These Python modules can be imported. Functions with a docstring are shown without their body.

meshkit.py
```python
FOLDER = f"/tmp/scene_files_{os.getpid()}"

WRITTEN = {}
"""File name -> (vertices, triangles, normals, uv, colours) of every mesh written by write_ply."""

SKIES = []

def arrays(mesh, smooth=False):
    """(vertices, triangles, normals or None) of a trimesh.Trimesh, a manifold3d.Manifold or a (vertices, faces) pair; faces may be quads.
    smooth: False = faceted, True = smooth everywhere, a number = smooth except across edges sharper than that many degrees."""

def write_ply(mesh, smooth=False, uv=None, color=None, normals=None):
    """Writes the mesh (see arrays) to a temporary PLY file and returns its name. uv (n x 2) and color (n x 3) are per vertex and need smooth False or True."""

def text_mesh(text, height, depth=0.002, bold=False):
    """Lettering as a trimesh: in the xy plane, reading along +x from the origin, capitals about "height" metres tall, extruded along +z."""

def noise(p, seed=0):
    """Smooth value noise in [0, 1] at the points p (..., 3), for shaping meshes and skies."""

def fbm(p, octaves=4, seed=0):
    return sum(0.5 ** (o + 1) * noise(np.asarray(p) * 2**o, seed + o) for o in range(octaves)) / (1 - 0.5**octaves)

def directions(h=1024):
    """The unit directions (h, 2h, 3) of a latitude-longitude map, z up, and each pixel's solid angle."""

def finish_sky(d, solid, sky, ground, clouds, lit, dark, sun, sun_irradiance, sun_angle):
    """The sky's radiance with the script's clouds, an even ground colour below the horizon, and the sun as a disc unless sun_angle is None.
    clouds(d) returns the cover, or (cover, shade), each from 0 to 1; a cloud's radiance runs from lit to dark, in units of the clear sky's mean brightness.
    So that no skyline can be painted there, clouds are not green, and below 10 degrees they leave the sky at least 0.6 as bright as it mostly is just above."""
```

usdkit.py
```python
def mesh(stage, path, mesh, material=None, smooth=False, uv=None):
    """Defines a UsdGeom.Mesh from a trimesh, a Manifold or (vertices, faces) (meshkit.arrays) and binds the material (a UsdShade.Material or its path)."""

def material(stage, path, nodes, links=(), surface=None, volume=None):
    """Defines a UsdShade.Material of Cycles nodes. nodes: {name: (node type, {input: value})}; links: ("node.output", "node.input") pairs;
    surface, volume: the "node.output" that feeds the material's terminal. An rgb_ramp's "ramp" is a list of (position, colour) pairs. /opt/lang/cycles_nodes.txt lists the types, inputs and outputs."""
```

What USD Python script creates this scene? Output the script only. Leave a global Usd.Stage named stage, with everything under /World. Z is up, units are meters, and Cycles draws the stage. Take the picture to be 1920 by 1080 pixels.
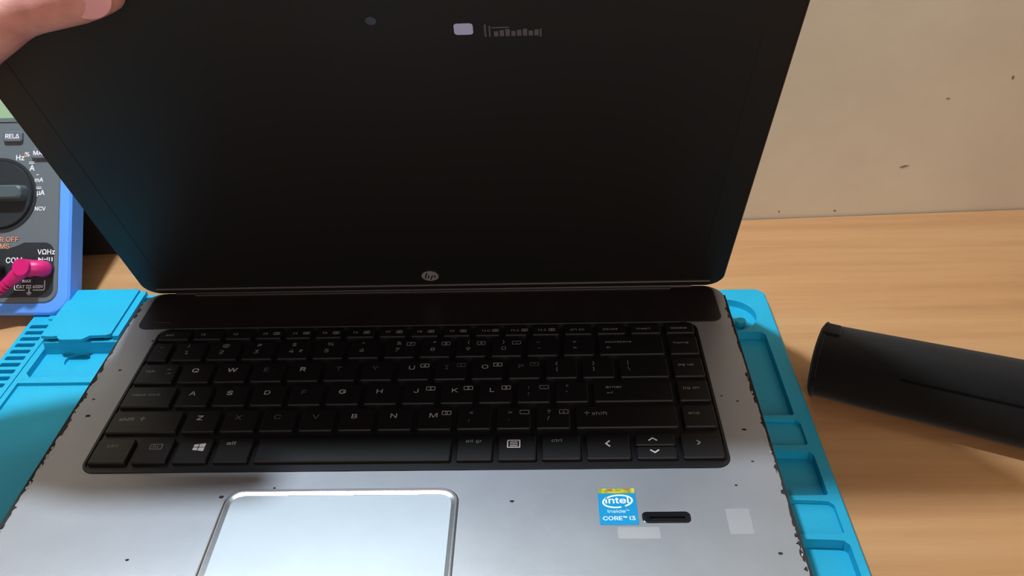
import math, random
import numpy as np, trimesh, manifold3d as m3, meshkit, usdkit
from shapely.geometry import Polygon, box as sbox, Point, LineString
from shapely import affinity
from pxr import Usd, UsdGeom, UsdLux, UsdShade, Gf, Sdf

stage = Usd.Stage.CreateInMemory()
UsdGeom.SetStageUpAxis(stage, UsdGeom.Tokens.z)
UsdGeom.SetStageMetersPerUnit(stage, 1.0)
W = UsdGeom.Xform.Define(stage, '/World')
stage.SetDefaultPrim(W.GetPrim())
UsdGeom.Scope.Define(stage, '/World/Looks')
DZ = 29.0                      # modelling is in millimetres with the laptop deck at z=0; the desk top lies 29 mm lower, at world z=0


def wm(p):
    p = np.asarray(p, float)
    return (p + [0, 0, DZ]) * 0.001


# ------------------------------------------------------------------ camera
cam = UsdGeom.Camera.Define(stage, '/World/camera')
A, B, C = 0.9983614090480891, 0.058430513271313766, -0.02901322715556956
ca, sa, cb, sb, cc, sc = math.cos(A), math.sin(A), math.cos(B), math.sin(B), math.cos(C), math.sin(C)
CR = np.array([[cc, -sc, 0], [sc, cc, 0], [0, 0, 1]]) @ np.array([[1, 0, 0], [0, ca, -sa], [0, sa, ca]]) @ np.array([[cb, 0, sb], [0, 1, 0], [-sb, 0, cb]])
CP = wm([66.2326, -365.8009, 297.2911])
m4 = np.eye(4)
m4[:3, :3] = CR.T
m4[3, :3] = CP
cam.AddTransformOp().Set(Gf.Matrix4d(*m4.ravel().tolist()))
cam.CreateHorizontalApertureAttr(36.0)
cam.CreateVerticalApertureAttr(20.25)
cam.CreateFocalLengthAttr(36.0 * 1752 / 1920)
cam.CreateClippingRangeAttr(Gf.Vec2f(0.01, 50))
cam.CreateExposureAttr(0.0)

# ------------------------------------------------------------------ light: a bare bulb above the desk's back edge, a window behind the seat, room ambience
LAMP = (-0.185, 0.097, 0.83)
lamp = UsdLux.SphereLight.Define(stage, '/World/lamp_light')
lamp.CreateRadiusAttr(0.03)
lamp.CreateIntensityAttr(800)
lamp.CreateColorAttr(Gf.Vec3f(0.88, 1.0, 1.12))
lamp.AddTranslateOp().Set(Gf.Vec3d(*LAMP))
win = UsdLux.RectLight.Define(stage, '/World/window_light')
win.CreateWidthAttr(1.4)
win.CreateHeightAttr(1.2)
win.CreateIntensityAttr(3.7)
win.CreateColorAttr(Gf.Vec3f(1.0, 0.78, 0.68))
win.AddTranslateOp().Set(Gf.Vec3d(0.5, -2.2, 1.0))
win.AddRotateXOp().Set(80)
dome = UsdLux.DomeLight.Define(stage, '/World/room_ambience')
dome.CreateIntensityAttr(0.06)
dome.CreateColorAttr(Gf.Vec3f(1.0, 0.85, 0.82))


# ------------------------------------------------------------------ materials
def lin(c):
    c = np.asarray(c, float) / 255
    return tuple(np.where(c <= 0.04045, c / 12.92, ((c + 0.055) / 1.055) ** 2.4))


MATS = {}


def mat(name, rgb, rough=0.5, metal=0.0, spec=0.5, coat=0.0, var=0.0, scale=40, bump=0.0, bscale=400, sheen=0.0, sss=0.0, emit=0.0):
    base = np.array(lin(rgb))
    nodes = {'p': ('principled_bsdf', dict(base_color=tuple(base), roughness=rough, metallic=metal, specular_ior_level=spec, coat_weight=coat, sheen_weight=sheen, subsurface_weight=sss))}
    links = []
    if sss:
        nodes['p'][1]['subsurface_scale'] = 0.004
        nodes['p'][1]['subsurface_radius'] = (1.0, 0.35, 0.2)
    if emit:
        nodes['p'][1]['emission_color'] = tuple(base)
        nodes['p'][1]['emission_strength'] = emit
    if var or bump:
        nodes['g'] = ('geometry', {})
    if var:
        nodes['n'] = ('noise_texture', dict(scale=scale, detail=5.0, roughness=0.6))
        nodes['r'] = ('rgb_ramp', dict(ramp=[(0.3, tuple(base * (1 - var))), (0.7, tuple(np.minimum(base * (1 + var), 1)))]))
        links += [('g.position', 'n.vector'), ('n.fac', 'r.fac'), ('r.color', 'p.base_color')]
    if bump:
        nodes['bn'] = ('noise_texture', dict(scale=bscale, detail=3.0))
        nodes['b'] = ('bump', dict(strength=bump, distance=0.0005))
        links += [('g.position', 'bn.vector'), ('bn.fac', 'b.height'), ('b.normal', 'p.normal')]
    MATS[name] = usdkit.material(stage, '/World/Looks/' + name, nodes, links, surface='p.BSDF')
    return MATS[name]


mat('silicone', (16, 166, 202), 0.55, var=0.05, scale=25, bump=0.15, bscale=900)
mat('deck_metal', (168, 172, 178), 0.42, metal=0.6, var=0.06, scale=30, bump=0.05, bscale=2500)
mat('pad_plastic', (186, 198, 206), 0.45, metal=0.3, var=0.02, scale=60)
mat('pad_chrome', (235, 238, 242), 0.27, metal=0.95)
mat('base_black', (26, 25, 25), 0.5)
mat('wear_dark', (38, 33, 30), 0.8)
mat('wear_light', (178, 180, 183), 0.5, metal=0.58)
mat('fleck_light', (190, 184, 172), 0.7)
mat('tray_black', (20, 21, 24), 0.38, var=0.1, scale=60)
mat('key_black', (15, 15, 17), 0.48, var=0.12, scale=80, bump=0.08, bscale=3000)
mat('key_worn', (26, 26, 26), 0.4, var=0.2, scale=60)
mat('legend_grey', (140, 140, 142), 0.6)
mat('legend_bright', (186, 186, 188), 0.6)
mat('legend_faint', (92, 92, 95), 0.6)
mat('legend_white', (225, 225, 230), 0.6)
mat('legend_blue', (96, 100, 112), 0.6)
mat('speaker_black', (34, 29, 29), 0.42, var=0.15, scale=70)
mat('lid_black', (13, 13, 14), 0.55, spec=0.3)
mat('bezel_black', (31, 31, 30), 0.48, spec=0.2)
mat('screen_glass', (30, 30, 30), 0.48, spec=0.2)
mat('badge_silver', (165, 165, 172), 0.35, metal=0.3)
mat('lens_black', (30, 30, 32), 0.2)
mat('mark_pale', (178, 190, 230), 0.6)
mat('mark_grey', (84, 87, 92), 0.7)
mat('sticker_blue', (22, 150, 205), 0.35)
mat('sticker_gold', (196, 186, 60), 0.3, var=0.5, scale=400)
mat('sticker_orange', (190, 120, 60), 0.3)
mat('sticker_white', (235, 245, 250), 0.5)
mat('reader_black', (14, 15, 22), 0.3)
mat('boot_blue', (92, 158, 250), 0.5, bump=0.1, bscale=900)
mat('meter_grey', (98, 106, 110), 0.5, bump=0.15, bscale=1500)
mat('meter_dark', (40, 45, 48), 0.45)
mat('meter_knob', (76, 88, 90), 0.45)
mat('meter_button', (98, 104, 112), 0.45)
mat('lcd_green', (150, 176, 138), 0.3)
mat('print_white', (225, 228, 228), 0.6)
mat('print_orange', (205, 140, 110), 0.6)
mat('plug_pink', (206, 24, 110), 0.42)
mat('plug_black', (18, 18, 19), 0.45)
mat('steel', (170, 170, 175), 0.3, metal=0.9)
mat('pouch_cloth', (15, 15, 15), 0.95, spec=0.15, sheen=0.15, bump=0.5, bscale=1800)
mat('pouch_seam', (8, 8, 9), 0.95, spec=0.1)
mat('trim_grey', (92, 90, 90), 0.4, metal=0.4)
mat('nail', (226, 164, 168), 0.35, sss=0.1)
mat('desk_edge', (150, 110, 72), 0.5)
mat('desk_leg', (90, 92, 95), 0.5)
mat('floor_tile', (150, 140, 128), 0.6, var=0.08, scale=6)
mat('blemish', (128, 112, 88), 0.9)
mat('gap_dark', (70, 52, 36), 0.9)
# skin
usdkit.material(stage, '/World/Looks/skin', {
    'g': ('geometry', {}), 'n': ('noise_texture', dict(scale=70.0, detail=4.0)),
    'r': ('rgb_ramp', dict(ramp=[(0.3, lin((166, 116, 108))), (0.7, lin((200, 154, 142)))])),
    'bn': ('noise_texture', dict(scale=420.0, detail=3.0)), 'b': ('bump', dict(strength=0.25, distance=0.0006)),
    'p': ('principled_bsdf', dict(roughness=0.5, subsurface_weight=0.15, subsurface_scale=0.004, subsurface_radius=(1, .35, .2)))},
    [('g.position', 'n.vector'), ('n.fac', 'r.fac'), ('r.color', 'p.base_color'), ('g.position', 'bn.vector'), ('bn.fac', 'b.height'), ('b.normal', 'p.normal')], surface='p.BSDF')
MATS['skin'] = UsdShade.Material.Get(stage, '/World/Looks/skin')
# wall: cream distemper with soft blotches
usdkit.material(stage, '/World/Looks/wall_paint', {
    'g': ('geometry', {}), 'n': ('noise_texture', dict(scale=7.0, detail=5.0, roughness=0.55)),
    'r': ('rgb_ramp', dict(ramp=[(0.3, lin((200, 190, 166))), (0.7, lin((214, 205, 181)))])),
    'bn': ('noise_texture', dict(scale=60.0, detail=4.0)), 'b': ('bump', dict(strength=0.12, distance=0.002)),
    'p': ('principled_bsdf', dict(roughness=0.75, specular_ior_level=0.2))},
    [('g.position', 'n.vector'), ('n.fac', 'r.fac'), ('r.color', 'p.base_color'), ('g.position', 'bn.vector'), ('bn.fac', 'b.height'), ('b.normal', 'p.normal')], surface='p.BSDF')
MATS['wall_paint'] = UsdShade.Material.Get(stage, '/World/Looks/wall_paint')
# desk: tan laminate, faint grain running along x
usdkit.material(stage, '/World/Looks/desk_wood', {
    'g': ('geometry', {}), 'm': ('mapping', dict(scale=(1.3, 22.0, 22.0))), 'n': ('noise_texture', dict(scale=2.6, detail=6.0, roughness=0.62)),
    'm2': ('mapping', dict(scale=(1.0, 4.0, 4.0))), 'n2': ('noise_texture', dict(scale=3.0, detail=3.0)),
    'r': ('rgb_ramp', dict(ramp=[(0.25, lin((180, 133, 90))), (0.5, lin((197, 151, 104))), (0.75, lin((206, 163, 116)))])),
    'r2': ('rgb_ramp', dict(ramp=[(0.3, (0.92, 0.86, 0.82)), (0.7, (1, 1, 1))])), 'x': ('vector_math', dict(math_type='multiply')),
    'p': ('principled_bsdf', dict(roughness=0.45, specular_ior_level=0.35))},
    [('g.position', 'm.vector'), ('m.vector', 'n.vector'), ('n.fac', 'r.fac'), ('g.position', 'm2.vector'), ('m2.vector', 'n2.vector'), ('n2.fac', 'r2.fac'),
     ('r.color', 'x.vector1'), ('r2.color', 'x.vector2'), ('x.vector', 'p.base_color')], surface='p.BSDF')
MATS['desk_wood'] = UsdShade.Material.Get(stage, '/World/Looks/desk_wood')

# ------------------------------------------------------------------ scene helpers
COUNT = {}
BASE = {}


def numbered(path):
    k = COUNT.get(path, 0)
    COUNT[path] = k + 1
    return path if k == 0 else f'{path}_{k:03d}'


def tag(prim, label=None, cat=None, group=None, kind=None):
    for k, v in (('label', label), ('category', cat), ('group', group), ('kind', kind)):
        if v:
            prim.SetCustomDataByKey(k, v)
    return prim


def thing(name, label, cat, base, group=None):
    p = numbered('/World/' + name)
    x = UsdGeom.Xform.Define(stage, p)
    x.AddTranslateOp().Set(Gf.Vec3d(*wm(base)))
    BASE[p] = wm(base)
    tag(x.GetPrim(), label, cat, group)
    return p


def tri(mesh):
    if hasattr(mesh, 'to_mesh'):
        m = mesh.to_mesh()
        return trimesh.Trimesh(np.array(m.vert_properties[:, :3]), np.array(m.tri_verts), process=False)
    if isinstance(mesh, (list,)):
        return trimesh.util.concatenate([tri(m) for m in mesh])
    return mesh


def obj(name, mesh, material, parent=None, smooth=30, label=None, cat=None, kind=None, group=None):
    mesh = tri(mesh).copy()
    p = numbered((parent or '/World') + '/' + name)
    root = '/'.join(p.split('/')[:3])
    v = wm(mesh.vertices) - BASE.get(root, np.zeros(3))
    pr = usdkit.mesh(stage, p, trimesh.Trimesh(v, mesh.faces, process=False), MATS[material], smooth=smooth)
    tag(pr.GetPrim(), label, cat, group, kind)
    return p


# ------------------------------------------------------------------ shape helpers (mm)
def rrect(x0, y0, x1, y1, r, n=6):
    r = min(r, (x1 - x0) / 2 - 1e-3, (y1 - y0) / 2 - 1e-3)
    return sbox(x0 + r, y0 + r, x1 - r, y1 - r).buffer(r, quad_segs=n)


def cs(poly):
    polys = getattr(poly, 'geoms', [poly])
    loops = []
    for g in polys:
        loops.append(np.array(g.exterior.coords)[:-1])
        loops += [np.array(i.coords)[:-1] for i in g.interiors]
    return m3.CrossSection(loops, m3.FillRule.EvenOdd)


def slab(poly, z0, z1):
    return m3.Manifold.extrude(cs(poly), z1 - z0).translate([0, 0, z0])


def hullstack(layers):
    """convex solid through [(polygon, z)] layers"""
    pts = np.vstack([np.c_[np.array(p.exterior.coords)[:-1], np.full(len(p.exterior.coords) - 1, z)] for p, z in layers])
    return m3.Manifold.hull_points(pts)


def bevelled(x0, y0, x1, y1, z0, z1, r=2, b=0.6, n=4, both=False):
    lay = [(rrect(x0, y0, x1, y1, r, n), z0), (rrect(x0, y0, x1, y1, r, n), z1 - b), (rrect(x0 + b, y0 + b, x1 - b, y1 - b, max(r - b, .2), n), z1)]
    if both:
        lay[0] = (rrect(x0, y0, x1, y1, r, n), z0 + b)
        lay.append((rrect(x0 + b, y0 + b, x1 - b, y1 - b, max(r - b, .2), n), z0))
    return hullstack(lay)


def cyl(x, y, z0, z1, r, n=40, r1=None):
    return m3.Manifold.cylinder(z1 - z0, r, r if r1 is None else r1, n).translate([x, y, z0])


def text(s, h, x, y, z, depth=0.08, bold=False, sx=1.0, center=False):
    t = meshkit.text_mesh(s, h, depth, bold)
    if center:
        t.apply_translation([-t.bounds[:, 0].mean(), 0, 0])
    t.apply_scale([sx, 1, 1])
    t.apply_translation([x, y, z])
    return t


def tube(pts, rads, n=16, closed=True):
    """round swept tube with varying radius"""
    pts = np.asarray(pts, float)
    rads = np.broadcast_to(np.asarray(rads, float), (len(pts),))
    tg = np.gradient(pts, axis=0)
    tg /= np.linalg.norm(tg, axis=1, keepdims=True)
    nrm = np.cross(tg[0], [0, 0, 1.0])
    if np.linalg.norm(nrm) < .1:
        nrm = np.cross(tg[0], [0, 1.0, 0])
    nrm /= np.linalg.norm(nrm)
    V = []
    for i in range(len(pts)):
        nrm = nrm - tg[i] * (nrm @ tg[i])
        nrm /= np.linalg.norm(nrm)
        b = np.cross(tg[i], nrm)
        a = np.arange(n) / n * 2 * np.pi
        V.append(pts[i] + rads[i] * (np.cos(a)[:, None] * nrm + np.sin(a)[:, None] * b))
    V = np.vstack(V)
    F = []
    for i in range(len(pts) - 1):
        for j in range(n):
            k = (j + 1) % n
            F += [[i * n + j, i * n + k, (i + 1) * n + k], [i * n + j, (i + 1) * n + k, (i + 1) * n + j]]
    s, e = len(V), len(V) + 1
    V = np.vstack([V, pts[0], pts[-1]])
    L = (len(pts) - 1) * n
    for j in range(n):
        k = (j + 1) % n
        F += [[s, k, j], [e, L + j, L + k]]
    t = trimesh.Trimesh(V, F, process=False)
    return t if t.volume > 0 else trimesh.Trimesh(V, np.array(F)[:, ::-1], process=False)


def catmull(p, k=8):
    p = np.asarray(p, float)
    q = np.vstack([2 * p[0] - p[1], p, 2 * p[-1] - p[-2]])
    out = []
    for i in range(1, len(q) - 2):
        for t in np.arange(k) / k:
            out.append(0.5 * ((2 * q[i]) + (-q[i - 1] + q[i + 1]) * t + (2 * q[i - 1] - 5 * q[i] + 4 * q[i + 1] - q[i + 2]) * t * t + (-q[i - 1] + 3 * q[i] - 3 * q[i + 1] + q[i + 2]) * t ** 3))
    out.append(p[-1])
    return np.array(out)


def place(mesh, o, ex, ey, ez):
    """local (a, b, c) -> o + a ex + b ey + c ez"""
    t = tri(mesh).copy()
    t.vertices = np.asarray(o) + t.vertices @ np.array([ex, ey, ez])
    return t


rng = random.Random(7)
nrg = np.random.default_rng(7)

# ================================================================== the setting
wy, wk = 228.0, math.tan(math.radians(2.4))
wall_poly = Polygon([(-1300, wy + wk * (-1300 - 212)), (1500, wy + wk * (1500 - 212)), (1500, wy + 120 + wk * (1500 - 212)), (-1300, wy + 120 + wk * (-1300 - 212))])
wall = obj('wall_back', slab(wall_poly, -29 - 740, 1900), 'wall_paint', smooth=False, kind='structure', label='cream painted wall behind the desk', cat='wall')
ca_, sa_ = math.cos(math.radians(2.4)), math.sin(math.radians(2.4))
for (x, z, L, h, a) in ((338, 57, 3.2, 1.0, 0), (318, 8, 7.0, 1.6, 14), (378, 70, 2.0, 3.4, 0), (235, -24, 1.6, 1.2, 0), (275, -25, 2.2, 1.4, 0)):
    pts = [(L / 2 * math.cos(t) * rng.uniform(.6, 1.1), h / 2 * math.sin(t) * rng.uniform(.6, 1.1)) for t in np.linspace(0, 2 * math.pi, 12)[:-1]]
    pl = affinity.rotate(Polygon(pts).buffer(0.05), a)
    obj('paint_chip', place(slab(pl, 0, 0.25), (x, wy + wk * (x - 212) + .1, z), (ca_, sa_, 0), (0, 0, 1), (sa_, -ca_, 0)), 'blemish', wall)
obj('floor', slab(sbox(-1300, -1800, 1500, wy + 30), -29 - 760, -29 - 740), 'floor_tile', kind='structure', label='beige floor under the desk', cat='floor', smooth=False)

desk = thing('desk', 'tan wood laminate desk against the cream wall', 'desk', (0, 0, -769))
dpoly = Polygon([(-900, wy - 1.6 + wk * (-900 - 212)), (1000, wy - 1.6 + wk * (1000 - 212)), (1000, -420), (-900, -420)])
obj('tabletop', slab(dpoly, -29 - 26, -29), 'desk_wood', desk, smooth=False)
obj('edge_band', slab(sbox(-900, -422, 1000, -420), -29 - 26, -29.1), 'desk_edge', desk, smooth=False)
for x in (-860, 920):
    for y in (-390, 130):
        obj('leg', slab(rrect(x, y, x + 40, y + 40, 4), -769, -55), 'desk_leg', desk)

# ================================================================== repair mat
mat_t = thing('repair_mat', 'bright blue silicone repair mat with moulded compartments under the laptop', 'mat', (-24, -23, -29))
MX0, MX1, MY0, MY1 = -251, 202.5, -176, 125.5
body = hullstack([(rrect(MX0, MY0, MX1, MY1, 7), -29), (rrect(MX0, MY0, MX1, MY1, 7), -22.8), (rrect(MX0 + .8, MY0 + .8, MX1 - .8, MY1 - .8, 6.4), -22)])
cuts = []
cuts.append(cyl(176, 97, -26.5, -20, 16.5, 64))
for (y0, y1, zf, x1) in ((5.5, 79.5, -27.4, 194.0), (-17, 2.5, -24.2, 195.5), (-51, -21, -27.4, 196.5), (-74.5, -54.5, -24.2, 197.5), (-119, -78, -27.4, 198), (-165, -123, -24.2, 198)):
    p = Polygon([(150, y1 + 2), (x1 - 6, y1), (x1 - 2, y1 - .5), (x1, y1 - 3), (x1, y0 + 1), (x1 - 1, y0), (150, y0)]).buffer(-.6).buffer(.6)
    c = slab(p, zf, -20)
    cuts.append(c)
# left: comb slots, pocket, work area, storage box hollow
for i in range(28):
    y = 97.0 - i * 6.35
    cuts.append(slab(rrect(-247.8, y - 3.6, -236.2, y, 0.9), -25.5, -20))
cuts.append(slab(sbox(-233.2, -170, -232.5, 98), -22.8, -20))
cuts.append(slab(Polygon([(-228.5, 72.5), (-228.5, 49), (-225, 45), (-150, 45), (-150, 72.5)]).buffer(-.5).buffer(.5), -26.2, -20))
cuts.append(slab(Polygon([(-229.5, 40), (-160, 40), (150, 40), (150, -168), (-229.5, -168)]), -24.0, -20))
cuts.append(cyl(-207.5, 66.3, -28, -20, 7.2, 40))
m = body
for c in cuts:
    m = m - c
m = m + cyl(182.5, 92, -27, -22.5, 3.0, 24)                      # a peg in the round well
m = m + bevelled(-229.5, 72.6, -171.5, 122.5, -27, -17.6, 2.5, 0.5)   # raised storage box
m = m - slab(sbox(-226.5, 75, -174, 119), -26, -15)
m = m + cyl(-237.2, 104, -25, -21, 2.6, 24)
obj('mat_body', m, 'silicone', mat_t)
lidp = Polygon([(-229, 120), (-229, 73.5), (-222, 73.0), (-219, 73.4), (-217.5, 70.8), (-215.5, 69.6), (-203, 69.6), (-201.5, 70.8), (-199.5, 73.2), (-190, 73.6), (-187.6, 75), (-187.6, 123), (-229, 123)]).buffer(-.8).buffer(.8)
lidm = slab(lidp, -15.6, -13.6)
for (x, y) in ((-226.5, 78), (-190.5, 78), (-226.5, 119), (-190.5, 119)):
    lidm = lidm + slab(sbox(x - 2.2, y - 2.2, x + 2.2, y + 2.2), -17.6, -15.5)
lidm = lidm + slab(sbox(-186.8, 74, -183, 122), -17.6, -14.6) + slab(sbox(-188, 76, -186, 121), -17.0, -15.2)
obj('compartment_cover', lidm, 'silicone', mat_t, label='flat blue cover plate with finger tab over the corner compartment')

# ================================================================== laptop
lap = thing('laptop', 'open worn silver laptop with black keyboard and dark screen on the blue mat', 'laptop', (0, -23, -24))
YB, YF = 96.5, -141.0
shell = hullstack([(rrect(-164, YF + 6, 164, YB - 2, 10), -20), (rrect(-170, YF, 170, YB, 13), -9), (rrect(-170, YF, 170, YB, 13), -1.0), (rrect(-169.3, YF + .7, 169.3, YB - .7, 12.4), 0)])
TR = rrect(-149, -55.6, 149.6, 58.4, 7.0).buffer(0)
PADO = rrect(-76.2, -127, 27.8, -66.6, 8.5)
PADI = rrect(-73.0, -124, 24.6, -70.0, 6.2)
FP = rrect(106.3, -88.1, 126.8, -81.6, 2.2)
STRIP = rrect(-163.5, 59.0, 164.5, 95.2, 6)
shell = shell - slab(TR, -0.9, 1) - slab(PADO, -1.3, 1) - slab(FP, -1.0, 1) - slab(STRIP, -0.8, 1)
base = obj('base', shell, 'deck_metal', lap)
for x in (-146, 146):
    obj('rubber_foot', slab(rrect(x - 14, -128, x + 14, -122, 2.5), -23.9, -18), 'base_black', lap)
    obj('rubber_foot', slab(rrect(x - 14, 80, x + 14, 86, 2.5), -21.9, -18), 'base_black', lap)
obj('speaker_strip', hullstack([(STRIP.buffer(-.15), -.8), (STRIP.buffer(-.15), 0.0), (STRIP.buffer(-.5), 0.25)]), 'speaker_black', lap)
obj('power_button', bevelled(-158, 64.6, -145, 67.4, 0.2, 0.75, 1.2, .3), 'speaker_black', lap)

# worn, chipped edges of the deck
for sx in (-1, 1):
    ys = np.arange(-138, 86, 0.8)
    n = meshkit.fbm(np.c_[ys * 0.16, np.full(len(ys), 3.3 + sx), np.zeros(len(ys))], 4, 5)
    n2 = meshkit.fbm(np.c_[ys * 0.75, np.full(len(ys), 9.3 + sx), np.zeros(len(ys))], 3, 8)
    wv = np.clip((n - 0.40) * 4.2, 0, 1.6) * np.clip(n2 * 2.2 - .35, 0, 1.4) + .3
    outer = [(sx * 170.12, y) for y in ys]
    inner = [(sx * (169.5 - w), y) for y, w in zip(ys, wv)]
    pg = Polygon(outer + inner[::-1]).buffer(0)
    obj('worn_edge', slab(pg, -1.5, 0.10), 'wear_dark', lap, smooth=False, label='dark ragged paint wear along the deck edge')
    fl = []
    for k in range(15):
        y = rng.uniform(-135, 82)
        L, w = rng.uniform(.6, 3.6), rng.uniform(.35, 1.1)
        pts = [(sx * (168.9 - rng.uniform(0, .9)) + w * math.cos(t) * rng.uniform(.5, 1), y + L * math.sin(t) * rng.uniform(.5, 1)) for t in np.linspace(0, 2 * math.pi, 9)[:-1]]
        fl.append(slab(Polygon(pts).buffer(0.02), -0.2, rng.uniform(.2, .5)))
    lf = []
    for k in range(9):
        y = rng.uniform(-135, 70)
        pts = [(sx * 168.4 + rng.uniform(.3, .6) * math.cos(t), y + rng.uniform(.5, 1.3) * math.sin(t)) for t in np.linspace(0, 2 * math.pi, 8)[:-1]]
        lf.append(slab(Polygon(pts).buffer(0.02), -0.2, .35))
    obj('bare_fleck', lf, 'fleck_light', lap, smooth=False, kind='stuff')
    obj('paint_flake', fl, 'wear_dark' if sx > 0 else 'base_black', lap, smooth=False, kind='stuff')
for (x, y, r) in ((-160.7, -14.9, 1.25), (-77.8, -71.0, 1.1), (51, -74.9, .9), (160.1, -9.2, .55), (159.4, -29.9, .95), (159.2, -51.5, .6), (149.1, -66.4, .6), (159.9, -104.8, .9), (-107.1, -106.2, .75), (-55.3, -65.7, .6), (-158.5, 22, .8), (-163, -2, .7), (-150, 48, .7), (153, -5, .5)):
    pts = [(x + 1.25 * r * math.cos(t) * rng.uniform(.65, 1.1), y + .8 * r * math.sin(t) * rng.uniform(.65, 1.1)) for t in np.linspace(0, 2 * math.pi, 11)[:-1]]
    obj('paint_chip', slab(Polygon(pts).buffer(.05), -.1, .06), 'wear_dark', lap, smooth=False)
for (x0, y0, x1, y1) in ((95.5, -96.5, 113.0, -90.2), (141.8, -94.4, 151.8, -80.2)):
    obj('glue_residue', slab(rrect(x0, y0, x1, y1, .8), -.1, .04), 'wear_light', lap, smooth=False, label='pale rectangle left by a peeled sticker')

# keyboard tray and keys
obj('keyboard_tray', (slab(TR.buffer(-.1), -.9, -.45) + (slab(TR.buffer(-.1), -.5, .45) - slab(TR.buffer(-1.3), -1, 1))), 'tray_black', lap)


def keycap(x0, x1, y0, y1, zt=1.5, g=1.3):
    x0, x1, y0, y1 = x0 + g, x1 - g, y0, y1
    return hullstack([(rrect(x0, y0, x1, y1, .9, 2), -.45), (rrect(x0, y0, x1, y1, .9, 2), zt - .55), (rrect(x0 + .55, y0 + .5, x1 - .55, y1 - .5, .8, 2), zt)])


ZT = 1.5


def add_key(x0, x1, y0, y1, marks, worn=False, bright='legend_grey'):
    kp = obj('key', keycap(x0, x1, y0, y1), 'key_worn' if worn else 'key_black', lap)
    if marks:
        obj('legend', marks, bright, kp, smooth=False)


def tx(s, h, x, y, bold=False, sx=1.25):
    return text(s, h, x, y, ZT + .01, .05, bold, sx)


def boxed(s, x, y):
    """small boxed keypad mark, its centre at x, y"""
    o = rrect(x - 2.3, y - 1.5, x + 2.3, y + 1.5, .4, 2)
    f = slab(o.difference(o.buffer(-.35)), ZT + .01, ZT + .06)
    return [f, text(s, 1.7, x, y - .85, ZT + .01, .05, False, 1.2, True)]


def barmark(x, y, w, h=.55):
    return slab(sbox(x, y, x + w, y + h), ZT + .01, ZT + .06)


P0 = 19.0
# number row
r0, r1 = 28.0, 43.6
add_key(-148, -134.6, r0, r1, [tx('~', 2.2, -143, 38.8), tx('`', 2.2, -143, 34)])
syms = '!@#$%^&*()'
for i, d in enumerate('1234567890'):
    lx = -126.8 + i * P0
    c = lx + 1.7
    mk = [tx(syms[i], 2.6, lx - .8, 39.4), tx(d, 2.9, lx - 1.4, 33.4)]
    if 6 <= i <= 9:
        mk += boxed('789/'[i - 6], lx + 8.0 - 1.0, 39.8)
    if d == '4':
        mk.append(tx('₹', 2.4, lx + 4.2, 33.6))
    add_key(c - 9.5, c + 9.5, r0, r1, mk)
c = -126.8 + 10 * P0 + 1.7
add_key(c - 9.5, c + 9.5, r0, r1, [tx('_', 2.4, c - 3, 40), tx('-', 2.4, c - 3, 33.6)])
add_key(c + 9.5, c + 28.5, r0, r1, [tx('+', 2.4, c + 16, 38.8), tx('=', 2.4, c + 16, 33.6)])
add_key(c + 28.5, 130.4, r0, r1, [tx('backspace', 1.6, c + 33.5, 38.6), tx('←', 2.0, c + 33.5, 33.5)])
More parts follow.
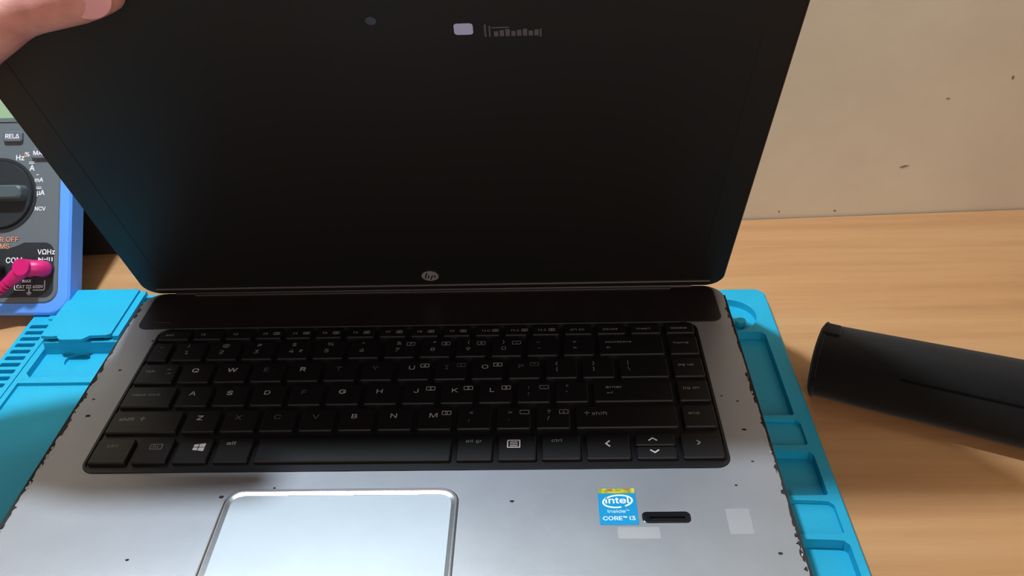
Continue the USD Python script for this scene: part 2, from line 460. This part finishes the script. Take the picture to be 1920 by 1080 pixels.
# Q row
r0, r1 = 9.0, 24.6
add_key(-148, -126 + .9, r0, r1, [tx('tab', 2.0, -143.2, 17.8), tx('⇤', 2.0, -132.5, 19.2), tx('⇥', 2.0, -132.5, 15.6)], True)
for i, d in enumerate('QWERTYUIOP'):
    lx = -117.3 + i * P0
    c = lx + 1.7
    mk = [tx(d, 3.1, lx - 1.6, 17.4, d in 'QWR')]
    if 6 <= i <= 9:
        mk += boxed('456*'[i - 6], lx + 7.0, 20.6)
    add_key(c - 9.5, c + 9.5, r0, r1, mk, bright='legend_bright' if d in 'QWRASDGHJKLZBNMUO' else 'legend_faint')
c = -117.3 + 10 * P0 + 1.7
add_key(c - 9.5, c + 9.5, r0, r1, [tx('{', 2.4, c - 3, 19.6), tx('[', 2.4, c - 3, 15)])
add_key(c + 9.5, c + 28.5, r0, r1, [tx('}', 2.4, c + 16, 19.6), tx(']', 2.4, c + 16, 15)])
add_key(c + 28.5, 130.4, r0, r1, [tx('|', 2.4, c + 34, 19.6), tx('\\', 2.4, c + 34, 15)])
# A row
r0, r1 = -10.0, 5.6
add_key(-148, -121 + .9, r0, r1, [tx('caps lock', 1.9, -143.5, -1.4)], True)
for i, d in enumerate('ASDFGHJKL'):
    lx = -112.5 + i * P0
    c = lx + 1.7
    mk = [tx(d, 3.1, lx - 1.6, -1.6, d in 'SG')]
    if 6 <= i <= 8:
        mk += boxed('123'[i - 6], lx + 7.0, 1.6)
    add_key(c - 9.5, c + 9.5, r0, r1, mk, bright='legend_bright' if d in 'QWRASDGHJKLZBNMUO' else 'legend_faint')
c = -112.5 + 9 * P0 + 1.7
add_key(c - 9.5, c + 9.5, r0, r1, [tx(':', 2.4, c - 3, .6), tx(';', 2.4, c - 3, -4)] + boxed('-', c + 5.4, 1.6))
add_key(c + 9.5, c + 28.5, r0, r1, [tx('"', 2.4, c + 16, .6), tx("'", 2.4, c + 16, -4)])
add_key(c + 28.5, 130.4, r0, r1, [tx('enter', 2.0, c + 36, 0.2), tx('↵', 2.2, c + 36, -4.5)])
# Z row
r0, r1 = -29.2, -13.6
add_key(-148, -111.5 + .9, r0, r1, [tx('shift', 2.2, -143, -20.6, True), tx('↑', 2.6, -133.2, -20.8, True)], True)
for i, d in enumerate('ZXCVBNM'):
    lx = -103 + i * P0
    c = lx + 1.7
    mk = [tx(d, 3.1, lx - 1.6, -20.6, d == 'Z')]
    if i == 6:
        mk += boxed('0', lx + 7.0, -17.4)
    add_key(c - 9.5, c + 9.5, r0, r1, mk, bright='legend_bright' if d in 'QWRASDGHJKLZBNMUO' else 'legend_faint')
for i, (a, b) in enumerate((('<', ','), ('>', '.'), ('?', '/'))):
    c = -103 + (7 + i) * P0 + 1.7
    mk = [tx(a, 2.4, c - 3, -18.4), tx(b, 2.4, c - 3, -23)]
    if i:
        mk += boxed('.+'[i - 1], c + 5.2, -17.4)
    add_key(c - 9.5, c + 9.5, r0, r1, mk)
c = -103 + 9 * P0 + 1.7
add_key(c + 9.5, 130.4, r0, r1, [tx('↑', 2.6, c + 14.5, -20.2), tx('shift', 2.2, c + 18.5, -20.0)])
# bottom row
r0, r1 = -50.2, -33.8
g = [-148, -127.5, -108.4, -89.5, -70.3, 23.4, 42.6, 62.8, 83.4]
o = rrect(-119.5 + -1, -41.2, -114.6, -37.6, .4, 2)
fn = [slab(o.difference(o.buffer(-.4)), ZT + .01, ZT + .06), tx('fn', 1.9, -119.4, -40.3)]
wlogo = [slab(Polygon(q), ZT + .01, ZT + .06) for q in ([(-99.6, -42.0), (-97.4, -42.3), (-97.4, -40.3), (-99.6, -40.3)], [(-97.0, -42.35), (-94.2, -42.8), (-94.2, -40.3), (-97.0, -40.3)], [(-99.6, -39.9), (-97.4, -39.9), (-97.4, -37.9), (-99.6, -38.2)], [(-97.0, -39.9), (-94.2, -39.9), (-94.2, -37.4), (-97.0, -37.85)])]
add_key(g[0], g[1], r0, r1, [tx('ctrl', 2.1, -141.5, -39.6)], True)
add_key(g[1], g[2], r0, r1, fn)
add_key(g[2], g[3], r0, r1, wlogo, bright='legend_white')
add_key(g[3], g[4], r0, r1, [tx('alt', 2.3, -84.5, -38.6, True)])
add_key(g[4], g[5], r0, r1, None)
add_key(g[5], g[6], r0, r1, [tx('alt gr', 1.9, 28.5, -38.6)])
o = rrect(48.0, -42.6, 54.2, -37.2, .4, 2)
menu = [slab(o.difference(o.buffer(-.6)), ZT + .01, ZT + .06)] + [barmark(49.3, y, 3.6, .55) for y in (-41.4, -40.2, -39.0)]
add_key(g[6], g[7], r0, r1, menu, bright='legend_white')
add_key(g[7], g[8], r0, r1, [tx('ctrl', 2.0, 68.5, -38.8)])


def chevron(x, y, a, s=1.7):
    pts = [(-s, -s * .45), (0, s * .45), (s, -s * .45)]
    return place(slab(LineString(pts).buffer(.38, cap_style='square'), ZT + .01, ZT + .06), (x, y, 0), (math.cos(a), math.sin(a), 0), (-math.sin(a), math.cos(a), 0), (0, 0, 1))


add_key(83.4, 106.2, r0, r1, [chevron(94.6, -40.4, math.pi / 2)], bright='legend_white')
add_key(106.2, 127.2, -41.6, r1, [chevron(115.6, -37.6, 0)], bright='legend_white')
add_key(106.2, 127.2, r0, -42.4, [chevron(115.8, -45.9, math.pi)], bright='legend_white')
add_key(127.2, 148.6, r0, r1, [chevron(136.6, -40.2, -math.pi / 2, 1.2)])
# function row
r0, r1 = 46.8, 55.4
fx = [-148, -128.2, -110.2, -93.6, -77, -60.6, -43.6, -25.6, -8.2, 9.6, 27.2, 43.2, 58, 75.6, 93.2, 111.4, 130.4]
fl_ = ['esc', 'f1', 'f2', 'f3', 'f4', 'f5', 'f6', 'f7', 'f8', 'f9', 'f10', 'f11', 'f12', 'prt sc', 'pause', 'insert']
for i, s in enumerate(fl_):
    mk = [tx(s, 1.7, fx[i] + 4.6, 50.4)]
    if 3 <= i <= 12:
        cx_ = fx[i] + 12.2
        o = rrect(cx_ - 1.8, 50.1, cx_ + 1.8, 52.5, .5, 2)
        mk += [slab(o.difference(o.buffer(-.45)), ZT + .01, ZT + .06), barmark(cx_ - .8, 51, 1.6, .6)]
    add_key(fx[i], fx[i + 1], r0, r1, mk)
# right column
for (a, b, s) in ((46.8, 55.4, 'delete'), (28.0, 43.6, 'home'), (9.0, 24.6, 'pg up'), (-10, 5.6, 'pg dn'), (-29.2, -13.6, 'end')):
    add_key(130.4, 148.6, a, b, [tx(s, 1.8, 134.5, (a + b) / 2 + (1.2 if b - a > 10 else -.6))])

obj('tray_trim', slab(rrect(-141, 58.1, 141, 58.75, .3), -.5, .75), 'trim_grey', lap)
# touchpad
ring = []
po, pi = np.array(PADO.buffer(-.05).exterior.coords)[:-1], np.array(PADI.exterior.coords)[:-1]


def loop_ring(loops):
    n = len(loops[0][0])
    V = np.vstack([np.c_[l, np.full(n, z)] for l, z in loops])
    F = []
    for i in range(len(loops) - 1):
        for j in range(n):
            k = (j + 1) % n
            F += [[i * n + j, i * n + k, (i + 1) * n + k], [i * n + j, (i + 1) * n + k, (i + 1) * n + j]]
    return trimesh.Trimesh(V, F, process=False)


def lp(d, base_poly=PADO, n=160):
    e = base_poly.buffer(-d, quad_segs=10).exterior
    x0, y0, x1, y1 = base_poly.bounds
    # sample by angle-matched fraction starting at the same side
    s0 = e.project(Point((x0 + x1) / 2, y0 - 1))
    ccw = 1 if e.is_ccw else -1
    return np.array([e.interpolate((s0 + ccw * k / n * e.length) % e.length).coords[0] for k in range(n)])


padr = loop_ring([(lp(.02), -1.3), (lp(.02), .12), (lp(.55), .35), (lp(.9), .15), (lp(1.1), -.1), (lp(1.35), -.1), (lp(1.55), .12), (lp(3.3), -.42), (lp(3.4), -.75), (lp(3.4), -1.3)])
pad = obj('touchpad', slab(PADO.buffer(-3.1), -1.3, -.75), 'pad_plastic', lap)
obj('touchpad_rim', padr, 'pad_chrome', pad, smooth=40)

# fingerprint reader
fr = obj('fingerprint_reader', hullstack([(FP.buffer(-.05), -1), (FP.buffer(-.05), .0), (FP.buffer(-.5), .2)]) - slab(rrect(109.4, -87.2, 124.4, -84.6, .3), -.6, 1), 'reader_black', lap)
obj('sensor_bar', slab(rrect(109.5, -86.9, 124.3, -85.0, .25), -.7, -.35), 'lens_black', fr)
# processor sticker
SX0, SX1, SY0, SY1 = 88.3, 104.7, -89.0, -67.6
st = obj('processor_sticker', bevelled(SX0, SY0, SX1, SY1, -.05, .16, .8, .05), 'sticker_blue', lap, label='small blue processor sticker with white lettering')
obj('foil_band', [slab(sbox(SX0 + .3, SY1 - 3.2, SX1 - .3, SY1 - .3), .1, .2)], 'sticker_gold', st)
obj('foil_patch', [slab(sbox(SX0 + 4.2, SY1 - 1.9, SX0 + 6.6, SY1 - .5), .1, .22), slab(sbox(SX0 + 11.4, SY1 - 1.2, SX0 + 14.2, SY1 - .4), .1, .22)], 'sticker_orange', st)
sc_ = (SX0 + SX1) / 2 + .1
th = np.linspace(math.radians(-62), math.radians(275), 50)
el = LineString([(sc_ + 6.3 * math.cos(t) * 1.0, SY1 - 8.0 + 3.5 * math.sin(t)) for t in th])
el = affinity.rotate(el, 8)
obj('oval_ring', slab(el.buffer(.42), .14, .24), 'sticker_white', st, smooth=False)
for t in (text('intel', 3.4, sc_, SY1 - 9.1, .14, .1, True, 1.15, True), text('inside™', 1.7, sc_, SY1 - 14.6, .14, .1, False, 1.2, True), text('CORE™ i3', 2.1, sc_, SY0 + 2.6, .14, .1, True, 1.08, True)):
    obj('printed_word', t, 'sticker_white', st, smooth=False)

# lid (local X, H up the lid, N towards the viewer)
T_ = 2.045669880215331
LO = np.array([0, 94.98, 3.0])
LX, LH, LN = np.array([1., 0, 0]), np.array([0, math.cos(T_), math.sin(T_)]), np.array([0, -math.sin(T_), math.cos(T_)])


def onlid(m):
    return place(m, LO, LX, LH, LN)


HT = 227.0
lid = obj('lid', onlid(hullstack([(rrect(-168, -1.5, 168, HT - 2, 9), -6.5), (rrect(-170, -3, 170, HT, 10.5), -4), (rrect(-170, -3, 170, HT, 10.5), 0.2), (rrect(-169.3, -2.3, 169.3, HT - .7, 10), .8)])), 'lid_black', lap)
SCR = rrect(-155, 23.2, 155, 197.4, .6)
BZO = rrect(-168.6, -1.6, 168.6, HT - 1.4, 9.2)
bz = slab(BZO.difference(SCR.buffer(.6)), .7, 1.2) + slab(BZO.buffer(-.7).difference(SCR), 1.1, 1.36)
obj('screen_bezel', onlid(bz), 'bezel_black', lid)
obj('screen', onlid(slab(SCR.buffer(.5), .7, 1.25)), 'screen_glass', lid)
obj('hinge_lip', onlid(tube([(-162, 3.6, 1.4), (0, 3.6, 1.4), (162, 3.6, 1.4)], .7, 10)), 'trim_grey', lid)
obj('webcam', onlid(cyl(0, 210, 1.2, 1.6, 2.2, 28)), 'lens_black', lid)
# small printed mark beside the webcam
obj('printed_mark', onlid([slab(rrect(32.2, 201.2, 39.8, 207.2, 1.4), 1.3, 1.46)]), 'mark_pale', lid, smooth=False, label='pale bluish square mark beside the webcam')
strokes = [sbox(44.2, 199.8, 44.9, 206.4), sbox(46.0, 199.8, 46.6, 205.6), sbox(66.2, 199.2, 66.9, 203.4)]
strokes += [sbox(48 + i * 2.3, 199.9, 49.7 + i * 2.3, 202.6 + (i * 7 % 3) * .5) for i in range(8)]
strokes += [sbox(47, 204.3, 54, 204.9)]
obj('printed_mark', onlid([slab(s, 1.3, 1.46) for s in strokes]), 'mark_grey', lid, smooth=False, label='faint grey printed marks beside the webcam')
# maker's badge on the lower bezel: ring with two slanted letters
disc = Point(1.2, 14.2).buffer(4.9, quad_segs=12)
h_ = [LineString([(-.2, 17.6), (-1.9, 11.6)]), LineString([(-1.0, 14.6), (.6, 14.6), (-.2, 11.6)])]
p_ = [LineString([(2.6, 14.8), (1.1, 10.0)]), LineString([(2.5, 14.8), (4.2, 14.8), (3.5, 12.2), (1.8, 12.2)])]
glyph = Polygon()
for l in h_ + p_:
    glyph = glyph.union(l.buffer(.38))
obj('badge', onlid(slab(disc.difference(glyph), 1.3, 1.8)), 'badge_silver', lid, label='round silver maker badge on the lower bezel')
# hinge barrel under the lid
obj('hinge_cover', tube([(-152, 98.0, -1.0), (0, 98.0, -1.0), (152, 98.0, -1.0)], 4.2, 18), 'base_black', lap)
obj('hinge_trim', hullstack([(rrect(-140, 92.4, 140, 94.0, .5), .1), (rrect(-140, 92.4, 140, 93.6, .5), .8)]), 'trim_grey', lap)

# ================================================================== multimeter on its rear stand, left
MO = np.array([-227.075, 116.964, -29.0])
EX, EU, EN = np.array([0.99988, -0.0155078, 0]), np.array([0.00916315, 0.5908021, 0.80676446]), np.array([-0.01251115, -0.80666744, 0.59087318])


def onm(m):
    return place(m, MO, EX, EU, EN)


MT = 15.5
mm = thing('multimeter', 'dark grey digital multimeter in a blue rubber holster on the desk', 'multimeter', (-270, 117, -29))
boot = hullstack([(rrect(-90, 0, 0, 192, 12, 8), 0), (rrect(-90, 0, 0, 192, 12, 8), MT - 1.6), (rrect(-88.6, 1.4, -1.4, 190.6, 11, 8), MT - .2), (rrect(-87.6, 2.4, -2.4, 189.6, 10, 8), MT)])
FACE = rrect(-83, 7.2, -7, 185, 9, 8)
boot = boot - slab(FACE, 4, MT + 5)
back = hullstack([(rrect(-84, 14, -6, 186, 8), .1), (rrect(-80, 16, -10, 182, 8), -16)])
obj('holster', onm(boot + back), 'boot_blue', mm)
obj('case', onm(hullstack([(FACE.buffer(-.1), 3), (FACE.buffer(-.1), MT - .6), (FACE.buffer(-1.0), MT + .2)])), 'meter_grey', mm)
lower = rrect(-80, 11, -10, 45, 6).difference(Point(-45, 75).buffer(34))
obj('terminal_panel', onm(slab(lower, MT, MT + .5)), 'meter_dark', mm)
DZm = MT + .2
lcdw = rrect(-78, 121, -12, 172, 4)
obj('display_frame', onm(slab(lcdw.difference(lcdw.buffer(-2.5)), DZm - .2, DZm + .6)), 'meter_grey', mm)
lcd = obj('display', onm(slab(lcdw.buffer(-2.4), DZm - .2, DZm + .2)), 'lcd_green', mm)
for (bx, by, bw, s) in ((-66, 108, 12, 'RANGE'), (-43.4, 108, 12.2, 'RELΔ'), (-25.2, 97.2, 11.5, 'MAX'), (-74, 97.2, 11.5, 'HOLD')):
    bt = obj('button', onm(bevelled(bx, by, bx + bw, by + 6.8, DZm - .2, DZm + 2.2, 1.6, .6)), 'meter_button', mm)
    obj('legend', onm(text(s, 2.7, bx + bw / 2, by + 2.3, DZm + 2.15, .12, True, 1.0, True)), 'print_white', bt, smooth=False)
obj('dial_ring', onm(slab(Point(-45, 75).buffer(23.2, quad_segs=24).difference(Point(-45, 75).buffer(21.6, quad_segs=24)), DZm - .2, DZm + .7)), 'meter_dark', mm)
dial = obj('dial', onm(m3.Manifold.cylinder(2.4, 21.4, 20.4, 64).translate([-45, 75, DZm - .2])), 'meter_dark', mm)
obj('pointer', onm(hullstack([(rrect(-62, 70.6, -26.4, 80.6, 3), DZm + 2), (rrect(-62, 71.4, -27, 79.8, 3), DZm + 8.5), (rrect(-61, 72.4, -28.2, 78.8, 2.6), DZm + 9.6)])), 'meter_knob', dial)
for t in (text('POWER OFF', 3.0, -45, 45.6, DZm + .3, .12, True, 1.05, True), text('TRUE RMS', 3.0, -49, 41.4, DZm + .3, .12, True, 1.05, True), text('LOW', 2.6, -50, 98.2, DZm, .12, True, 1, True), text('Ω', 3, -30.8, 98.6, DZm, .12)):
    obj('printed_word', onm(t), 'print_orange', mm, smooth=False)
wl = []
for (s, x, y, h) in (('Hz', -36, 96.8, 3.2), ('%', -30.4, 99.2, 2.6), ('⎓', -27.2, 94.2, 2.4), ('A', -27.0, 90.2, 3.4), ('~', -22.8, 86.6, 2.2), ('mA', -23.6, 83.0, 2.6), ('⎓', -22.4, 78.4, 2.2), ('µA', -22.2, 74.8, 3.0), ('NCV', -23.2, 65.0, 2.4),
                     ('COM', -40.6, 32.4, 3.3), ('VΩHz', -20.4, 37.6, 3.0), ('CAT III 600V', -33.2, 16.6, 1.9), ('MAX', -29.5, 20.2, 1.8)):
    if s == '⎓':
        wl += [slab(sbox(x, y, x + 3.6, y + .5), DZm - .1, DZm + .45), slab(sbox(x, y + 1, x + 3.6, y + 1.4), DZm - .1, DZm + .45)]
    else:
        obj('printed_word', onm(text(s, h, x, y, DZm + (.3 if y < 46 else 0), .14, True)), 'print_white', mm, smooth=False)
# diode and buzzer marks
wl += [slab(Polygon([(-19.8, 33.2), (-19.8, 35.8), (-17.2, 34.5)]), DZm, DZm + .45), slab(sbox(-17.2, 33.2, -16.7, 35.8), DZm, DZm + .45), slab(sbox(-16.2, 34.2, -14.4, 34.8), DZm, DZm + .45),
       slab(sbox(-14.2, 33.2, -13.6, 35.8), DZm, DZm + .45), slab(sbox(-12.9, 33.2, -12.3, 35.8), DZm, DZm + .45), slab(sbox(-11.2, 33.2, -10.6, 35.8), DZm, DZm + .45)]
for x0 in (-34.6, -58):
    o = rrect(x0, 15.2, x0 + 19.6, 25, 1.5)
    o = o.difference(o.buffer(-.45)).intersection(sbox(x0 - 1, 14, x0 + 21, 21.4)).difference(sbox(x0 + 7, 14, x0 + 12, 16.4))
    wl.append(slab(o, DZm, DZm + .45))
wl += [slab(sbox(-25.3, 13.6, -24.7, 16.2), DZm, DZm + .45), slab(sbox(-26.6, 13.4, -23.4, 13.9), DZm, DZm + .45), slab(sbox(-25.9, 12.5, -24.1, 12.9), DZm, DZm + .45)]
obj('printed_marks', onm(wl), 'print_white', mm, smooth=False, kind='stuff')
for jx in (-15, -45, -70):
    jp = Point(jx, 28.3)
    obj('socket', onm(slab(jp.buffer(5.6, quad_segs=12).difference(jp.buffer(3.3, quad_segs=12)), DZm - .2, DZm + 1.0)), 'meter_dark', mm)


def test_lead(label, jx, material, route):
    t = thing('test_lead', label, 'test lead', MO + jx * EX + 28.3 * EU + DZm * EN)
    # right-angle banana plug: barrel into the socket, elbow drum, ribbed strain relief, cable
    drum = np.array(route[0])
    barrel = onm(tube(catmull([(jx, 28.3, DZm + .9), (jx + .3, 28.3, DZm + 4), (jx - 2.2, 28.5, drum[2] - 2.5), (drum[0], drum[1], drum[2] - .8)], 6), [4.6] * 4 + [5.1] * 6 + [5.0] * 9, 24))
    d = np.array(route[1]) - drum
    d /= np.linalg.norm(d)
    body_ = tube([drum - d * 1.5, drum + d * 2, drum + d * 8, drum + d * 13], [3.0, 4.6, 4.3, 3.5], 22)
    cap = m3.Manifold.cylinder(10.6, 5.5, 5.1, 36).translate([drum[0], drum[1], drum[2] - 5])
    obj('plug', [barrel, onm(body_), onm(cap)], material, t, smooth=40)
    rb = []
    for k in range(6):
        c_ = drum + d * (13.6 + k * 2.7)
        rb.append(tube([c_ - d * .8, c_ + d * .8], [3.7 - k * .22, 3.6 - k * .22], 18))
    obj('strain_relief', [onm(tri(rb)), onm(tube([drum + d * 12, drum + d * 30], [2.5, 2.0], 14))], material, t, smooth=40)
    path = catmull([drum + d * 28, drum + d * 40] + [np.array(q) for q in route[2:]], 8)
    obj('cable', onm(tube(path, 1.9, 12)), material, t, smooth=60)


test_lead('pink right-angle test lead plugged into the multimeter\'s right socket', -15, 'plug_pink', [(-22.5, 28.6, MT + 9.5), (-37, 16.5, MT + 9), (-66, -5, 25), (-110, -10, 20), (-150, -6, 10)])
test_lead('black test lead plugged into the multimeter\'s common socket', -45, 'plug_black', [(-53, 27.6, MT + 9.5), (-70, 20, MT + 9), (-100, 12, 24), (-130, 4, 18), (-165, 8, 12)])

# ================================================================== dark case standing at the wall behind the laptop
ca_t = thing('tool_case', 'black case standing against the wall between multimeter and laptop lid', 'case', (-225, 200, -29))
cy = wy + wk * (-225 - 212) - 1.5
def oncase(m):
    return place(m, (-225, cy, -29), (ca_, sa_, 0), (0, 0, 1), (sa_, -ca_, 0))
obj('shell', oncase(bevelled(-75, 0, 75, 62, 0, 16, 6, 2)), 'base_black', ca_t)
obj('shell_lid', oncase(bevelled(-74, 44, 74, 61, 15.5, 18, 5, 1)), 'plug_black', ca_t)
obj('latch', oncase(bevelled(-8, 38, 8, 50, 15.5, 19.5, 2, .8)), 'tray_black', ca_t)

# ================================================================== black rolled pouch, right
pou = thing('pouch', 'black rolled soft fabric pouch lying on the desk beside the mat', 'pouch', (290, 10, -29))
pa, pb = np.array([212.5, 38.5]), np.array([315.5, -8.5])
du = (pb - pa) / np.linalg.norm(pb - pa)
nu = np.array([-du[1], du[0]])
N1, N2 = 60, 64
V, F = [], []


def prad(s):
    return 18.0 + 2.4 * min(s / 120.0, 1.4)


def pring(s, k=1.0, extra=0.0):
    out = []
    r = prad(s)
    for j in range(N2):
        a = 2 * math.pi * j / N2
        ca1, sa1 = math.cos(a), math.sin(a)
        e = 2 / 2.5
        x = r * 1.06 * k * math.copysign(abs(ca1) ** e, ca1)
        z = r * .96 * (1 + (k - 1)) * math.copysign(abs(sa1) ** e, sa1)
        wob = 1 + .025 * (meshkit.noise([[s * .03, ca1 * 1.5 + 5, sa1 * 1.5]])[0] - .5)
        flap = .9 if (math.radians(35) < a < math.radians(152)) else 0.0
        x, z = x * wob + flap * ca1 * k, z * wob + flap * sa1 * k
        zc = max(z + r * .96, 0.0)
        sag = 4.0 * math.exp(-((s + 2) / 8.0) ** 2) * (ca1 * 0)
        sl = s - (z / r) * 0 + extra
        p = pa + du * sl - nu * x
        out.append((p[0], p[1], -29 + zc))
    return out


ss = list(np.linspace(0, 260, N1))
rows = [pring(0, k, e) for k, e in ((.35, -2.2), (.7, -2.0), (.86, -1.5), (.95, -.6))] + [pring(s) for s in ss[0:]] + [pring(260, k, e) for k, e in ((.95, .8), (.85, 2), (.5, 2.6))]
V = np.array(rows).reshape(-1, 3)
nr = len(rows)
for i in range(nr - 1):
    for j in range(N2):
        k = (j + 1) % N2
        F += [[i * N2 + j, (i + 1) * N2 + k, i * N2 + k], [i * N2 + j, (i + 1) * N2 + j, (i + 1) * N2 + k]]
c0, c1 = len(V), len(V) + 1
V = np.vstack([V, V[:N2].mean(0), V[(nr - 1) * N2:].mean(0)])
for j in range(N2):
    k = (j + 1) % N2
    F += [[c0, j, k], [c1, (nr - 1) * N2 + k, (nr - 1) * N2 + j]]
pm = trimesh.Trimesh(V, F, process=False)
if pm.volume < 0:
    pm.invert()
pbody = obj('body', pm, 'pouch_cloth', pou, smooth=60)


def pouch_pt(s, a, lift=0.3):
    q = pring(s)
    j = int(round(a / (2 * math.pi) * N2)) % N2
    v = np.array(q[j])
    c = np.array([*(pa + du * s), -29 + prad(s) * .96])
    d = (v - c) / np.linalg.norm(v - c)
    return v + d * lift


obj('flap_seam', tube([pouch_pt(s, math.radians(34), .1) for s in np.linspace(42, 258, 60)], .55, 8), 'pouch_seam', pou)
endrim = [pouch_pt(1.0, 2 * math.pi * t, .2) for t in np.linspace(.02, .98, 60)]
obj('end_hem', tube(endrim, .9, 8), 'pouch_cloth', pou)
tabp = pouch_pt(4, math.radians(95), 0)
obj('end_tab', place(bevelled(-4, -5, 5, 5, -1.5, 1.6, 1.5, .6), tabp, (du[0], du[1], 0), (nu[0], nu[1], 0), (0, 0, 1)), 'pouch_cloth', pou)

# ================================================================== hand holding the lid's corner
per = thing('person', 'person\'s left hand gripping the top corner of the laptop lid', 'person', tuple(LO + -235 * LX + 120 * LH))


def L(x, h, n):
    return LO + x * LX + h * LH + n * LN


def chain(js):
    out = None
    for (p, r), (q, s) in zip(js[:-1], js[1:]):
        a = m3.Manifold.sphere(r, 28).translate(list(p))
        b = m3.Manifold.sphere(s, 28).translate(list(q))
        hb = m3.Manifold.batch_hull([a, b])
        out = hb if out is None else out + hb
    return out


GAP = 1.9
thumb = chain([(L(-94, 232.5, GAP + 6.4), 6.4), (L(-102, 232.5, GAP + 8.2), 8.4), (L(-127, 229.5, GAP + 11), 9.2), (L(-151, 219, GAP + 16), 12.2), (L(-182, 192, GAP + 20), 18)])
index = chain([(L(-196, 222, -10), 11), (L(-163, 229, -24), 10), (L(-138, 226, -22), 9), (L(-116, 220, -15.5), 8)])
middle = chain([(L(-205, 205, -14), 11.5), (L(-166, 208, -29), 10.2), (L(-138, 204, -24), 9), (L(-117, 200, -15.5), 8.2)])
ring_ = chain([(L(-210, 188, -14), 11), (L(-172, 189, -28), 9.6), (L(-147, 185, -23), 8.7), (L(-128, 181, -15), 7.9)])
pinky = chain([(L(-213, 172, -12), 9.5), (L(-184, 171, -23), 8.2), (L(-165, 167.5, -19), 7.4), (L(-150, 165, -14), 6.9)])
sph = lambda p, r: m3.Manifold.sphere(r, 28).translate(list(p))
wrist = np.array([-214, -92, 234.0])
elbow = np.array([-330, -300, 258.0])
heel, side = np.array([-200, -52, 205.0]), np.array([-214, -50, 232.0])
palm = m3.Manifold.batch_hull([sph(L(-196, 222, -10), 11.5), sph(L(-210, 188, -12), 12), sph(L(-213, 172, -10), 10.5), sph(heel, 17), sph(side, 17)])
web = m3.Manifold.batch_hull([sph(L(-198, 214, -6), 9), sph(L(-184, 192, 18), 14), sph(heel, 17), sph(L(-212, 184, 0), 12)])
mid = wrist * .6 + elbow * .4
fore = m3.Manifold.batch_hull([sph(heel, 18), sph(side, 17), sph(wrist, 26)]) + m3.Manifold.batch_hull([sph(wrist, 26), sph(mid, 36)]) + m3.Manifold.batch_hull([sph(mid, 36), sph(elbow, 43)])
hand = thumb + index + middle + ring_ + pinky + palm + web + fore
hm = tri(hand.refine_to_length(3.2))
hm.merge_vertices()
trimesh.smoothing.filter_taubin(hm, lamb=.55, nu=.56, iterations=22)
hd = obj('hand', hm, 'skin', per, smooth=True)
# thumbnail
nl = np.array([(x, y) for x, y in rrect(-6.5, -5.2, 6.5, 5.2, 4.2, 6).exterior.coords[:-1]])
grid = trimesh.creation.icosphere(3, 1.0)
grid.vertices *= [7.8, 5.8, 1.2]
nd = (L(-94, 232.5, GAP + 6.4) - L(-127, 229.5, GAP + 11))
nd /= np.linalg.norm(nd)
up = .9 * LN + .43 * LH
up = up - nd * (up @ nd)
up /= np.linalg.norm(up)
obj('thumbnail', place(grid, L(-98, 232.2, GAP + 7.4) + up * 7.0, nd, np.cross(up, nd), up), 'nail', hd, smooth=True)
